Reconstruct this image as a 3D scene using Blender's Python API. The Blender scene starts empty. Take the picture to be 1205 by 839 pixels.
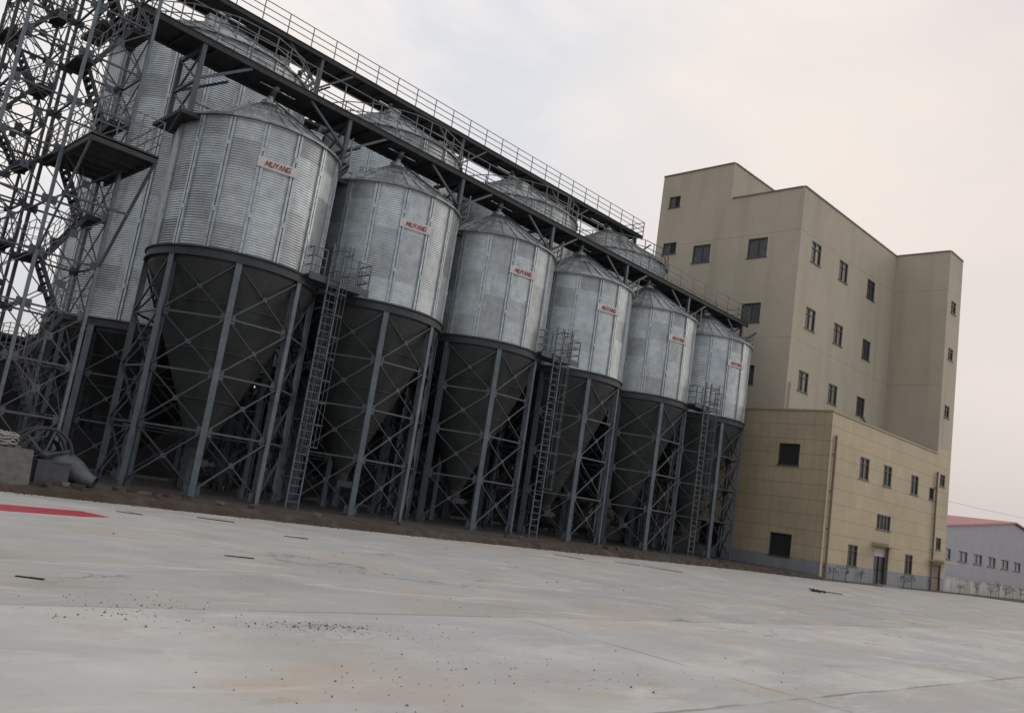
import bpy, bmesh, math, random
from mathutils import Vector, Matrix
R = math.radians
rnd = random.Random(7)
S = bpy.context.scene
COL = S.collection

# ------------------------------------------------------------------ camera
cd = bpy.data.cameras.new('camera'); cam = bpy.data.objects.new('camera', cd); COL.objects.link(cam)
yaw, pitch, roll, F = 0.7611, 0.1693, 0.1511, 1010.4
f = Vector((math.sin(yaw)*math.cos(pitch), math.cos(yaw)*math.cos(pitch), math.sin(pitch)))
r = Vector((math.cos(yaw), -math.sin(yaw), 0)); u = r.cross(f)
r2 = math.cos(roll)*r + math.sin(roll)*u; u2 = -math.sin(roll)*r + math.cos(roll)*u
M = Matrix((r2, u2, -f)).transposed().to_4x4(); M.translation = Vector((0, 0, 1.7))
cam.matrix_world = M
cd.sensor_width = 36; cd.lens = 36*F/1205; cd.clip_end = 3000; cd.clip_start = 0.05
S.camera = cam

# ------------------------------------------------------------------ world, sun, exposure
SUN_EL, SUN_AZ = R(20), R(-27)                     # azimuth measured from +x towards +y
w = bpy.data.worlds.new('World'); S.world = w; w.use_nodes = True
nt = w.node_tree; nt.nodes.clear()
def N(nt, t, **k):
    n = nt.nodes.new(t)
    for a, b in k.items():
        if a.startswith('i_'): n.inputs[int(a[2:])].default_value = b
        else: setattr(n, a, b)
    return n
out = N(nt, 'ShaderNodeOutputWorld'); bg = N(nt, 'ShaderNodeBackground'); bg.inputs[1].default_value = 0.1
sky = N(nt, 'ShaderNodeTexSky', sky_type='NISHITA', sun_disc=False, sun_elevation=SUN_EL,
        sun_rotation=R(90)-SUN_AZ, air_density=1.5, dust_density=4.0)
tc = N(nt, 'ShaderNodeTexCoord')
mp = N(nt, 'ShaderNodeMapping'); mp.inputs['Scale'].default_value = (1, 1, 2.4)
nz = N(nt, 'ShaderNodeTexNoise'); nz.inputs['Scale'].default_value = 2.6; nz.inputs['Detail'].default_value = 7; nz.inputs['Distortion'].default_value = .5; nz.inputs['Roughness'].default_value = .5
nt.links.new(tc.outputs['Generated'], mp.inputs[0]); nt.links.new(mp.outputs[0], nz.inputs['Vector'])
cr = N(nt, 'ShaderNodeValToRGB')
cr.color_ramp.elements[0].position = .42; cr.color_ramp.elements[0].color = (.775, .785, .835, 1)
cr.color_ramp.elements[1].position = .58; cr.color_ramp.elements[1].color = (.97, .915, .88, 1)
nt.links.new(nz.outputs['Fac'], cr.inputs[0])
# warm glow of the veiled evening sun: by direction
def dirmix(prev, d, col, lo, hi, amt):
    dp = N(nt, 'ShaderNodeVectorMath', operation='DOT_PRODUCT'); dp.inputs[1].default_value = Vector(d).normalized()
    nt.links.new(tc.outputs['Generated'], dp.inputs[0])
    mr = N(nt, 'ShaderNodeMapRange', interpolation_type='SMOOTHSTEP')
    mr.inputs[1].default_value = lo; mr.inputs[2].default_value = hi; mr.inputs[3].default_value = 0; mr.inputs[4].default_value = amt
    nt.links.new(dp.outputs['Value'], mr.inputs[0])
    mx = N(nt, 'ShaderNodeMix', data_type='RGBA'); mx.inputs[7].default_value = (*col, 1)
    nt.links.new(mr.outputs[0], mx.inputs[0]); nt.links.new(prev, mx.inputs[6]); return mx.outputs[2]
def pix(px, py): return f + r2*(px-602.5)/F - u2*(py-419.5)/F
c = cr.outputs[0]
c = dirmix(c, pix(1260, 420), (.84, .73, .68), .80, 1.0, .75)
c = dirmix(c, pix(900, 150), (1.0, .92, .83), .955, 1.0, .42)
sx = N(nt, 'ShaderNodeSeparateXYZ'); nt.links.new(tc.outputs['Generated'], sx.inputs[0])
mr = N(nt, 'ShaderNodeMapRange', interpolation_type='SMOOTHSTEP'); mr.inputs[1].default_value = .22; mr.inputs[2].default_value = -.02; mr.inputs[3].default_value = 0; mr.inputs[4].default_value = .85
nt.links.new(sx.outputs[2], mr.inputs[0])
mx = N(nt, 'ShaderNodeMix', data_type='RGBA'); mx.inputs[7].default_value = (.58, .54, .53, 1)
nt.links.new(mr.outputs[0], mx.inputs[0]); nt.links.new(c, mx.inputs[6])
sc = N(nt, 'ShaderNodeVectorMath', operation='SCALE'); sc.inputs[3].default_value = 10
nt.links.new(mx.outputs[2], sc.inputs[0])
mx2 = N(nt, 'ShaderNodeMix', data_type='RGBA'); mx2.inputs[0].default_value = .94
nt.links.new(sky.outputs[0], mx2.inputs[6]); nt.links.new(sc.outputs[0], mx2.inputs[7])
nt.links.new(mx2.outputs[2], bg.inputs[0]); nt.links.new(bg.outputs[0], out.inputs[0])

sd = bpy.data.lights.new('sun', 'SUN'); sd.energy = 0.44; sd.angle = R(25); sd.color = (1, .86, .70)
so = bpy.data.objects.new('sun', sd); COL.objects.link(so)
sv = Vector((math.cos(SUN_AZ)*math.cos(SUN_EL), math.sin(SUN_AZ)*math.cos(SUN_EL), math.sin(SUN_EL)))
so.rotation_euler = sv.to_track_quat('Z', 'Y').to_euler(); so.location = sv*80
S.view_settings.view_transform = 'Standard'; S.view_settings.look = 'None'
S.view_settings.exposure = 0; S.view_settings.gamma = 1; S.view_settings.use_curve_mapping = False

# ------------------------------------------------------------------ materials
MAT = {}
def mat(name, col, rough=.6, metal=0., var=.25, scale=3., col2=None, bump=0., stretch=(1, 1, 1), spec=.5, extra=None, detail=6):
    m = bpy.data.materials.new(name); m.use_nodes = True; t = m.node_tree
    b = t.nodes['Principled BSDF']; b.inputs['Roughness'].default_value = rough; b.inputs['Metallic'].default_value = metal
    b.inputs['Specular IOR Level'].default_value = spec
    g = N(t, 'ShaderNodeTexCoord'); mpg = N(t, 'ShaderNodeMapping'); mpg.inputs['Scale'].default_value = stretch
    t.links.new(g.outputs['Object'], mpg.inputs[0])
    n = N(t, 'ShaderNodeTexNoise'); n.inputs['Scale'].default_value = scale; n.inputs['Detail'].default_value = detail; n.inputs['Roughness'].default_value = .62
    t.links.new(mpg.outputs[0], n.inputs['Vector'])
    rp = N(t, 'ShaderNodeValToRGB'); e = rp.color_ramp.elements
    c2 = col2 or tuple(x*(1-var) for x in col); c1 = tuple(min(1, x*(1+var*.6)) for x in col)
    e[0].position = .3; e[0].color = (*c2, 1); e[1].position = .7; e[1].color = (*c1, 1)
    t.links.new(n.outputs['Fac'], rp.inputs[0]); t.links.new(rp.outputs[0], b.inputs['Base Color'])
    if bump:
        bp = N(t, 'ShaderNodeBump'); bp.inputs['Strength'].default_value = bump; bp.inputs['Distance'].default_value = .02
        t.links.new(n.outputs['Fac'], bp.inputs['Height']); t.links.new(bp.outputs[0], b.inputs['Normal'])
    if extra: extra(t, b, rp, g)
    MAT[name] = m; return m
def mulcol(t, src, fac_out, col, dst):
    """mix src colour towards col by fac"""
    x = N(t, 'ShaderNodeMix', data_type='RGBA'); x.inputs[7].default_value = (*col, 1)
    t.links.new(fac_out, x.inputs[0]); t.links.new(src, x.inputs[6])
    if dst: t.links.new(x.outputs[2], dst)
    return x.outputs[2]
def MT(t, op, a, b=None, c=None):
    m = N(t, 'ShaderNodeMath', operation=op)
    for i, v in enumerate((a, b, c)):
        if v is None: continue
        if isinstance(v, (int, float)): m.inputs[i].default_value = v
        else: t.links.new(v, m.inputs[i])
    return m.outputs[0]

def galv_extra(t, b, rp, g):
    s = N(t, 'ShaderNodeSeparateXYZ'); t.links.new(g.outputs['Object'], s.inputs[0])
    oi = N(t, 'ShaderNodeObjectInfo')
    a = MT(t, 'ARCTAN2', s.outputs[1], s.outputs[0])
    ca = MT(t, 'FLOOR', MT(t, 'DIVIDE', a, 2*math.pi/16)); 
    cz = MT(t, 'FLOOR', MT(t, 'DIVIDE', s.outputs[2], 1.1))
    cv = N(t, 'ShaderNodeCombineXYZ'); t.links.new(ca, cv.inputs[0]); t.links.new(cz, cv.inputs[1]); t.links.new(oi.outputs['Random'], cv.inputs[2])
    wn = N(t, 'ShaderNodeTexWhiteNoise'); t.links.new(cv.outputs[0], wn.inputs[0])
    hs = N(t, 'ShaderNodeHueSaturation'); t.links.new(rp.outputs[0], hs.inputs['Color'])
    v = MT(t, 'MULTIPLY_ADD', wn.outputs['Value'], .46, .72); t.links.new(v, hs.inputs['Value'])
    # brown vertical streaks and smudges
    mpn = N(t, 'ShaderNodeMapping'); mpn.inputs['Scale'].default_value = (1.6, 1.6, .22); t.links.new(g.outputs['Object'], mpn.inputs[0])
    va = N(t, 'ShaderNodeVectorMath', operation='ADD'); t.links.new(mpn.outputs[0], va.inputs[0])
    cv2 = N(t, 'ShaderNodeCombineXYZ'); t.links.new(MT(t, 'MULTIPLY', oi.outputs['Random'], 37.), cv2.inputs[0]); t.links.new(cv2.outputs[0], va.inputs[1])
    n2 = N(t, 'ShaderNodeTexNoise'); n2.inputs['Scale'].default_value = 1.3; n2.inputs['Detail'].default_value = 7; n2.inputs['Roughness'].default_value = .7
    t.links.new(va.outputs[0], n2.inputs['Vector'])
    m2 = N(t, 'ShaderNodeMapRange'); m2.inputs[1].default_value = .56; m2.inputs[2].default_value = .74; m2.inputs[3].default_value = 0; m2.inputs[4].default_value = .55
    t.links.new(n2.outputs['Fac'], m2.inputs[0])
    mulcol(t, hs.outputs[0], m2.outputs[0], (.16, .13, .11), b.inputs['Base Color'])
    t.links.new(MT(t, 'MULTIPLY_ADD', wn.outputs['Value'], .16, .36), b.inputs['Roughness'])

mat('galvanised', (.475, .525, .555), .36, .75, .2, 2.2, extra=galv_extra)
mat('galv_trim', (.37, .42, .455), .42, .5, .3, 4.)
mat('galv_roof', (.30, .33, .345), .5, .45, .45, 3.6, extra=galv_extra)
mat('hopper_steel', (.040, .046, .047), .6, .0, .4, 1.1, spec=.35, stretch=(1.4, 1.4, .5))
mat('steel_grey', (.058, .071, .088), .55, .1, .3, 2.)
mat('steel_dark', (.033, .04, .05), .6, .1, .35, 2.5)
mat('steel_leg', (.10, .125, .15), .5, .2, .3, 2.5)
mat('rail_grey', (.12, .13, .145), .5, .2, .3, 3)
mat('deck_steel', (.035, .038, .043), .75, .1, .4, 3.)
mat('sign_white', (.50, .49, .50), .5, 0, .12, 5)
mat('sign_red', (.27, .022, .035), .45, 0, .15, 6)
mat('glass_dark', (.035, .042, .052), .35, 0, .4, 1., spec=.3)
mat('pane_grey', (.075, .08, .088), .5, 0, .5, 1.6, spec=.25)
mat('window_frame', (.06, .058, .056), .5, 0, .2, 3)
mat('opening_dark', (.012, .013, .016), .8, 0, .3, 3)
mat('brown_trim', (.19, .165, .135), .6, 0, .3, 3)
mat('pipe_brown', (.155, .115, .08), .6, 0, .3, 4)
mat('door_brown', (.13, .08, .06), .55, 0, .2, 4)
mat('red_roof', (.36, .11, .12), .5, .1, .2, .6)
mat('blue_grey', (.235, .25, .30), .6, 0, .12, .5)
mat('frame_maroon', (.11, .075, .095), .5, 0, .2, 4)
mat('pane_pale', (.24, .22, .25), .35, 0, .25, 1.5)
mat('white_wall', (.40, .40, .41), .75, 0, .35, .8, col2=(.22, .21, .20), stretch=(1.5, 1.5, .4))
mat('red_sheet', (.42, .05, .075), .5, 0, .2, 3)
mat('concrete_block', (.125, .125, .115), .9, 0, .35, 5, bump=.5)
mat('sack', (.27, .27, .255), .8, 0, .3, 6, bump=.4)
mat('duct', (.085, .095, .11), .5, .3, .35, 3)
mat('grey_box', (.055, .06, .075), .6, .1, .3, 3)
mat('rubber', (.03, .03, .032), .7, 0, .3, 6)
mat('leaf', (.075, .078, .055), .7, 0, .4, 6)
mat('twig', (.085, .07, .055), .8, 0, .3, 6)
mat('stone', (.20, .185, .165), .9, 0, .5, 9)
mat('dark_wood', (.035, .034, .033), .8, 0, .4, 6)
mat('brick', (.07, .045, .036), .9, 0, .45, 5, bump=.5)
mat('shed_wall', (.04, .04, .046), .9, 0, .4, .6)
mat('wire_black', (.12, .12, .12), .6)
def beige_extra(t, b, rp, g):
    s = N(t, 'ShaderNodeSeparateXYZ'); t.links.new(g.outputs['Object'], s.inputs[0])
    n2 = N(t, 'ShaderNodeTexNoise'); n2.inputs['Scale'].default_value = 1.; n2.inputs['Detail'].default_value = 6
    mp_ = N(t, 'ShaderNodeMapping'); mp_.inputs['Scale'].default_value = (.8, .8, .09); t.links.new(g.outputs['Object'], mp_.inputs[0]); t.links.new(mp_.outputs[0], n2.inputs['Vector'])
    m2 = N(t, 'ShaderNodeMapRange'); m2.inputs[1].default_value = .5; m2.inputs[2].default_value = .75; m2.inputs[3].default_value = 0; m2.inputs[4].default_value = .35
    t.links.new(n2.outputs['Fac'], m2.inputs[0])
    c0 = mulcol(t, rp.outputs[0], m2.outputs[0], (.22, .20, .16), None)
    l = None
    for z in (16.35, 24.45):
        k = MT(t, 'LESS_THAN', MT(t, 'ABSOLUTE', MT(t, 'SUBTRACT', s.outputs[2], z)), .035)
        l = k if l is None else MT(t, 'ADD', l, k)
    mulcol(t, c0, MT(t, 'MULTIPLY', l, .3), (.14, .13, .11), b.inputs['Base Color'])
mat('beige_paint', (.385, .35, .282), .85, 0, .07, .35, bump=.05, extra=beige_extra)
def tile_extra(t, b, rp, g):
    s = N(t, 'ShaderNodeSeparateXYZ'); t.links.new(g.outputs['Object'], s.inputs[0])
    cv = N(t, 'ShaderNodeCombineXYZ'); t.links.new(MT(t, 'ADD', s.outputs[0], s.outputs[1]), cv.inputs[0]); t.links.new(s.outputs[2], cv.inputs[1])
    br = N(t, 'ShaderNodeTexBrick'); br.offset = 0; br.inputs['Scale'].default_value = 1
    br.inputs['Brick Width'].default_value = .65; br.inputs['Row Height'].default_value = .98; br.inputs['Mortar Size'].default_value = .022; br.inputs['Mortar Smooth'].default_value = .2
    br.inputs['Color1'].default_value = (.40, .335, .225, 1); br.inputs['Color2'].default_value = (.375, .315, .215, 1); br.inputs['Mortar'].default_value = (.30, .25, .175, 1)
    t.links.new(cv.outputs[0], br.inputs['Vector'])
    x = N(t, 'ShaderNodeMix', data_type='RGBA', blend_type='MULTIPLY'); x.inputs[0].default_value = 1
    t.links.new(br.outputs[0], x.inputs[6]); t.links.new(rp.outputs[0], x.inputs[7])
    # horizontal course lines run stronger than the upright joints
    fz = MT(t, 'LESS_THAN', MT(t, 'FRACT', MT(t, 'DIVIDE', s.outputs[2], .98)), .05)
    mulcol(t, x.outputs[2], MT(t, 'MULTIPLY', fz, .45), (.2, .16, .1), b.inputs['Base Color'])
mat('tan_tile', (.92, .92, .92), .6, 0, .14, .5, extra=tile_extra)
mat('dado_grey', (.21, .225, .25), .8, 0, .2, 1.2, stretch=(1, 1, .4))

def conc_extra(t, b, rp, g):
    P = g.outputs['Object']
    s = N(t, 'ShaderNodeSeparateXYZ'); t.links.new(P, s.inputs[0]); X, Y = s.outputs[0], s.outputs[1]
    def noise(sc, det, ro, st=(1, 1, 1), dist=0.):
        mp_ = N(t, 'ShaderNodeMapping'); mp_.inputs['Scale'].default_value = st; t.links.new(P, mp_.inputs[0])
        n = N(t, 'ShaderNodeTexNoise'); n.inputs['Scale'].default_value = sc; n.inputs['Detail'].default_value = det; n.inputs['Roughness'].default_value = ro; n.inputs['Distortion'].default_value = dist
        t.links.new(mp_.outputs[0], n.inputs['Vector']); return n.outputs['Fac']
    def rng(v, a, b_, lo, hi):
        m = N(t, 'ShaderNodeMapRange'); 
        for i, q in enumerate((a, b_, lo, hi)): m.inputs[i+1].default_value = q
        t.links.new(v, m.inputs[0]); return m.outputs[0]
    c0 = rp.outputs[0]
    # slabs of slightly different pours
    cx = MT(t, 'FLOOR', MT(t, 'DIVIDE', MT(t, 'SUBTRACT', X, 10.1), 5.2)); cy = MT(t, 'FLOOR', MT(t, 'DIVIDE', MT(t, 'SUBTRACT', Y, 9.6), 4.8))
    cv = N(t, 'ShaderNodeCombineXYZ'); t.links.new(cy, cv.inputs[1])
    wn = N(t, 'ShaderNodeTexWhiteNoise'); t.links.new(cv.outputs[0], wn.inputs[0])
    hs = N(t, 'ShaderNodeHueSaturation'); t.links.new(c0, hs.inputs['Color']); 
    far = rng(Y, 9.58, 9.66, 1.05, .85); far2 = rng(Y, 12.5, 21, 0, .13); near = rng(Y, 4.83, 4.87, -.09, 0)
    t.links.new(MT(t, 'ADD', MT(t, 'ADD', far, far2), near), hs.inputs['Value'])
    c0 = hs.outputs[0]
    # tan mud stains dragged along the yard
    c0 = mulcol(t, c0, rng(noise(.30, 10, .70, (.9, 1.7, 1), .9), .50, .66, 0, .75), (.45, .37, .295), None)
    c0 = mulcol(t, c0, rng(noise(1.1, 10, .75, (.6, 2.2, 1), .6), .56, .70, 0, .6), (.33, .255, .21), None)
    # bluish damp cement
    c0 = mulcol(t, c0, rng(noise(.24, 8, .62, (.8, 1.5, 1), .5), .48, .62, 0, .65), (.36, .37, .385), None)
    # light dusty wear and tyre drags
    c0 = mulcol(t, c0, rng(noise(.55, 10, .74, (.6, 2., 1), 1.2), .54, .68, 0, .7), (.60, .59, .56), None)
    # speckle
    c0 = mulcol(t, c0, rng(noise(11, 9, .88), .56, .70, 0, .5), (.17, .155, .14), None)
    # joints, wavering and partly filled
    wob = MT(t, 'MULTIPLY_ADD', noise(.9, 4, .6), .12, -.06)
    gap = rng(noise(.6, 5, .7), .38, .55, 0, 1)
    def joint(v, o, sp, wd):
        q = MT(t, 'ADD', MT(t, 'SUBTRACT', v, o), wob)
        fr = MT(t, 'ABSOLUTE', MT(t, 'SUBTRACT', q, MT(t, 'MULTIPLY', MT(t, 'ROUND', MT(t, 'DIVIDE', q, sp)), sp)))
        return rng(fr, wd, wd*2.2, 1, 0)
    yl = MT(t, 'LESS_THAN', Y, 9.7)
    j = MT(t, 'MULTIPLY', yl, MT(t, 'MAXIMUM', joint(Y, 9.6, 4.75, .02), joint(X, 10.1, 400, .018)))
    c0 = mulcol(t, c0, MT(t, 'MULTIPLY', MT(t, 'MULTIPLY', j, gap), .62), (.14, .13, .125), None)
    # hairline cracks
    vo = N(t, 'ShaderNodeTexVoronoi', feature='DISTANCE_TO_EDGE'); vo.inputs['Scale'].default_value = .22
    nn = N(t, 'ShaderNodeTexNoise'); nn.inputs['Scale'].default_value = 1.2; nn.inputs['Detail'].default_value = 5
    t.links.new(P, nn.inputs['Vector'])
    sc_ = N(t, 'ShaderNodeVectorMath', operation='SCALE'); sc_.inputs[3].default_value = 1.3; t.links.new(nn.outputs['Color'], sc_.inputs[0])
    ad = N(t, 'ShaderNodeVectorMath', operation='ADD'); t.links.new(P, ad.inputs[0]); t.links.new(sc_.outputs[0], ad.inputs[1]); t.links.new(ad.outputs[0], vo.inputs['Vector'])
    ck = MT(t, 'MULTIPLY', rng(vo.outputs['Distance'], .002, .008, 1, 0), rng(noise(.3, 3, .5), .54, .60, 0, .6))
    c0 = mulcol(t, c0, ck, (.13, .12, .11), b.inputs['Base Color'])
    t.links.new(rng(noise(.5, 5, .6), .3, .7, .62, .9), b.inputs['Roughness'])
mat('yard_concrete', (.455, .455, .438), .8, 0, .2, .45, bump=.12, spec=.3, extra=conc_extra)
def dirt_extra(t, b, rp, g):
    n = N(t, 'ShaderNodeTexNoise'); n.inputs['Scale'].default_value = .8; n.inputs['Detail'].default_value = 6; t.links.new(g.outputs['Object'], n.inputs['Vector'])
    m = N(t, 'ShaderNodeMapRange'); m.inputs[1].default_value = .45; m.inputs[2].default_value = .62; t.links.new(n.outputs['Fac'], m.inputs[0])
    mulcol(t, rp.outputs[0], m.outputs[0], (.055, .034, .026), b.inputs['Base Color'])
mat('dirt', (.062, .052, .044), .95, 0, .45, 3, bump=.8, extra=dirt_extra)
mat('slab', (.048, .044, .04), .95, 0, .45, .8, col2=(.028, .022, .018), bump=.3)
mat('field', (.16, .14, .10), .95, 0, .3, .2)
mat('verge', (.075, .075, .055), .95, 0, .5, 4, bump=.8)

# ------------------------------------------------------------------ mesh helpers
class MB:
    def __init__(s): s.v = []; s.f = []; s.sm = False
    def face(s, pts):
        i = len(s.v); s.v += [tuple(p) for p in pts]; s.f.append(tuple(range(i, i+len(pts)))); return s
    def hexa(s, p):      # 8 points: bottom 4 ccw, top 4
        i = len(s.v); s.v += [tuple(q) for q in p]
        for q in ((3, 2, 1, 0), (4, 5, 6, 7), (0, 1, 5, 4), (1, 2, 6, 5), (2, 3, 7, 6), (3, 0, 4, 7)): s.f.append(tuple(i+k for k in q))
        return s
    def box(s, x0, x1, y0, y1, z0, z1):
        return s.hexa([(x0, y0, z0), (x1, y0, z0), (x1, y1, z0), (x0, y1, z0), (x0, y0, z1), (x1, y0, z1), (x1, y1, z1), (x0, y1, z1)])
    def bar(s, a, b, w_, h=None, up=(0, 0, 1)):
        h = h or w_; a = Vector(a); b = Vector(b); d = (b-a).normalized(); up = Vector(up)
        if abs(d.dot(up)) > .95: up = Vector((1, 0, 0)) if abs(d.x) < .9 else Vector((0, 1, 0))
        sd_ = d.cross(up).normalized()*w_/2; uu = sd_.cross(d).normalized()*h/2
        return s.hexa([a-sd_-uu, a+sd_-uu, b+sd_-uu, b-sd_-uu, a-sd_+uu, a+sd_+uu, b+sd_+uu, b-sd_+uu])
    def tube(s, pts, rad, n=8, cap=True):
        pts = [Vector(p) for p in pts]; rads = rad if isinstance(rad, (list, tuple)) else [rad]*len(pts)
        base = len(s.v); prev = None
        for k, p in enumerate(pts):
            d = (pts[min(k+1, len(pts)-1)]-pts[max(k-1, 0)]).normalized()
            if prev is None:
                a = Vector((0, 0, 1)) if abs(d.z) < .9 else Vector((1, 0, 0)); a = (a-d*a.dot(d)).normalized()
            else: a = (prev-d*prev.dot(d)).normalized()
            prev = a; bb = d.cross(a)
            for j in range(n):
                t = 2*math.pi*j/n; s.v.append(tuple(p+(a*math.cos(t)+bb*math.sin(t))*rads[k]))
        for k in range(len(pts)-1):
            for j in range(n):
                s.f.append((base+k*n+j, base+k*n+(j+1) % n, base+(k+1)*n+(j+1) % n, base+(k+1)*n+j))
        if cap: s.f.append(tuple(base+j for j in range(n))[::-1]); s.f.append(tuple(base+(len(pts)-1)*n+j for j in range(n)))
        return s
    def rev(s, prof, n=48, a0=0, a1=2*math.pi, cx=0, cy=0):   # profile list (r,z)
        base = len(s.v); full = abs(a1-a0-2*math.pi) < 1e-6; m = n if full else n+1
        for (rr, z) in prof:
            for j in range(m):
                t = a0+(a1-a0)*j/n; s.v.append((cx+rr*math.cos(t), cy+rr*math.sin(t), z))
        for k in range(len(prof)-1):
            for j in range(n):
                j2 = (j+1) % m; s.f.append((base+k*m+j, base+k*m+j2, base+(k+1)*m+j2, base+(k+1)*m+j))
        return s
    def build(s, name, m, parent=None, smooth=False, loc=None):
        me = bpy.data.meshes.new(name); me.from_pydata(s.v, [], s.f); me.update()
        bm = bmesh.new(); bm.from_mesh(me); bmesh.ops.recalc_face_normals(bm, faces=bm.faces); bm.to_mesh(me); bm.free()
        me.materials.append(MAT[m])
        if smooth: me.polygons.foreach_set('use_smooth', [True]*len(me.polygons))
        o = bpy.data.objects.new(name, me); COL.objects.link(o)
        if parent: o.parent = parent
        if loc: o.location = loc
        return o
def thing(name, label, cat, loc=(0, 0, 0), group=None, rz=0):
    o = bpy.data.objects.new(name, None); COL.objects.link(o); o.location = loc; o.rotation_euler = (0, 0, rz); o.empty_display_size = .3
    return tag(o, label, cat, group)
def tag(o, label, cat, group=None, kind=None):
    o['label'] = label; o['category'] = cat
    if group: o['group'] = group
    if kind: o['kind'] = kind
    return o
def struct(o, label=None, cat=None, kind='structure'):
    o['kind'] = kind
    if label: o['label'] = label; o['category'] = cat
    return o
def copy_tree(o, parent=None):
    k = o.copy(); COL.objects.link(k)
    if parent: k.parent = parent
    for ch in list(o.children): copy_tree(ch, k)
    return k
def railing(path, h=1.1, post=1.4, mids=(.38, .74), tk=.042, closed=False):
    m = MB(); P = [Vector(p) for p in path]
    for a, b in zip(P[:-1], P[1:]):
        for z in (*mids, h): m.bar(a+Vector((0, 0, z)), b+Vector((0, 0, z)), tk)
        L = (b-a).length; n = max(1, round(L/post))
        for i in range(n+1):
            if i == 0 and a is not P[0]: continue
            q = a.lerp(b, i/n); m.bar(q, q+Vector((0, 0, h)), tk*1.15)
    return m

# ------------------------------------------------------------------ setting
o = MB().face([(-900, -900, -.03), (1500, -900, -.03), (1500, 1500, -.03), (-900, 1500, -.03)]).build('ground', 'field'); struct(o, 'flat dry ground stretching away beyond the yard', 'ground')
yard = MB().face([(-90, -80, 0), (130, -80, 0), (130, 14.2, 0), (100, 18.6, 0), (86.8, 22.6, 0), (80.4, 24.8, 0), (75.4, 25.3, 0), (53.5, 26.0, 0), (53.5, 28, 0), (-90, 28, 0)]).build('concrete_yard', 'yard_concrete')
struct(yard, 'wide stained concrete yard with poured slabs and joints', 'yard')
# raised dirt and slab strip under the silos with a ragged front edge
def ragged(xs, y0f, z0, z1, ytop, amp, seed):
    rr = random.Random(seed); m = MB(); prev = None
    for x in xs:
        y = y0f(x)+rr.uniform(-amp, amp); yt = y+rr.uniform(.16, .6); zt = z1+rr.uniform(-.07, .015)
        ym = y+(yt-y)*rr.uniform(.1, .5); zm = zt*rr.uniform(.45, .85)
        cur = ((x, y, z0), (x, ym, zm), (x, yt, zt), (x, yt+rr.uniform(.7, 1.4), z1+.003), (x, ytop, z1+.003))
        if prev:
            for k in range(4): m.face([prev[k], cur[k], cur[k+1], prev[k+1]])
        prev = cur
    return m
def kerb_y(x):
    pts = [(-60, 26.6), (7, 26.45), (12, 26.2), (17.5, 25.95), (29, 26.0), (40, 26.4), (46, 26.5), (50, 25.7), (53.45, 25.1)]
    for (a, b), (c_, d_) in zip(pts[:-1], pts[1:]):
        if x <= c_: return b+(d_-b)*(x-a)/(c_-a)
    return 25.1
xs = [-60+i*.35 for i in range(int(113.4/.35)+1)]
o = ragged(xs, kerb_y, -.05, .30, 27.7, .10, 3).build('dirt_bank', 'dirt'); struct(o, 'ragged brown dirt bank edging the silo base', 'bank')
o = MB().box(-60, 53.45, 27.0, 62, -.2, .299).build('silo_base_slab', 'slab'); struct(o, 'dirty concrete base slab under the silos', 'slab')
vg = MB(); VP_ = [(53.3, 25.32, 24.93), (75.4, 25.32, 24.9), (80.4, 25.5, 24.75), (86.8, 25.5, 22.6), (100, 25.5, 18.5), (130, 25.5, 14)]
rr = random.Random(5)
pts = []
for (a, b) in zip(VP_[:-1], VP_[1:]):
    n = int((b[0]-a[0])/.6)
    for i in range(n):
        t = i/n; pts.append((a[0]+(b[0]-a[0])*t, a[1]+(b[1]-a[1])*t, a[2]+(b[2]-a[2])*t+rr.uniform(-.07, .07)))
for a, b in zip(pts[:-1], pts[1:]):
    vg.face([(a[0], a[2], .002), (b[0], b[2], .002), (b[0], b[2]+.12, .09), (a[0], a[2]+.12, .09)])
    vg.face([(a[0], a[2]+.12, .09), (b[0], b[2]+.12, .09), (b[0], b[1], .1), (a[0], a[1], .1)])
o = vg.build('planting_strip', 'verge'); struct(o, 'narrow dark planting strip along the building foot', 'verge')

# ------------------------------------------------------------------ silos
X1, Y1, RF, SP, ZR, ZE, ZG, TH = 14.826, 32.231, 3.214, 6.788, 9.143, 14.36, .30, .0156
def P3(a, rad, z): return Vector((rad*math.cos(a), rad*math.sin(a), z))
def letters(m, word, x0, z0, h, w_, gap, t, y, slant=.0):
    G = {'M': [((0, 0), (.12, 1)), ((.12, 1), (.5, .25)), ((.5, .25), (.88, 1)), ((.88, 1), (1, 0))], 'U': [((0, 1), (0, .08)), ((0, .05), (1, .05)), ((1, .08), (1, 1))],
         'Y': [((0, 1), (.5, .5)), ((1, 1), (.5, .5)), ((.5, .55), (.5, 0))], 'A': [((0, 0), (.5, 1)), ((.5, 1), (1, 0))],
         'N': [((0, 0), (0, 1)), ((0, 1), (1, 0)), ((1, 0), (1, 1))], 'G': [((1, .95), (0, .95)), ((0, 1), (0, 0)), ((0, .05), (1, .05)), ((1, 0), (1, .5)), ((1, .48), (.55, .48))]}
    x = x0
    for ch in word:
        ww = w_*(1.35 if ch == 'M' else 1)
        for (a, b) in G[ch]:
            m.bar((x+a[0]*ww+slant*a[1]*h, y, z0+a[1]*h), (x+b[0]*ww+slant*b[1]*h, y, z0+b[1]*h), t, .022, up=(0, 1, 0))
        x += ww+gap
    return x-gap-x0
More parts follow.
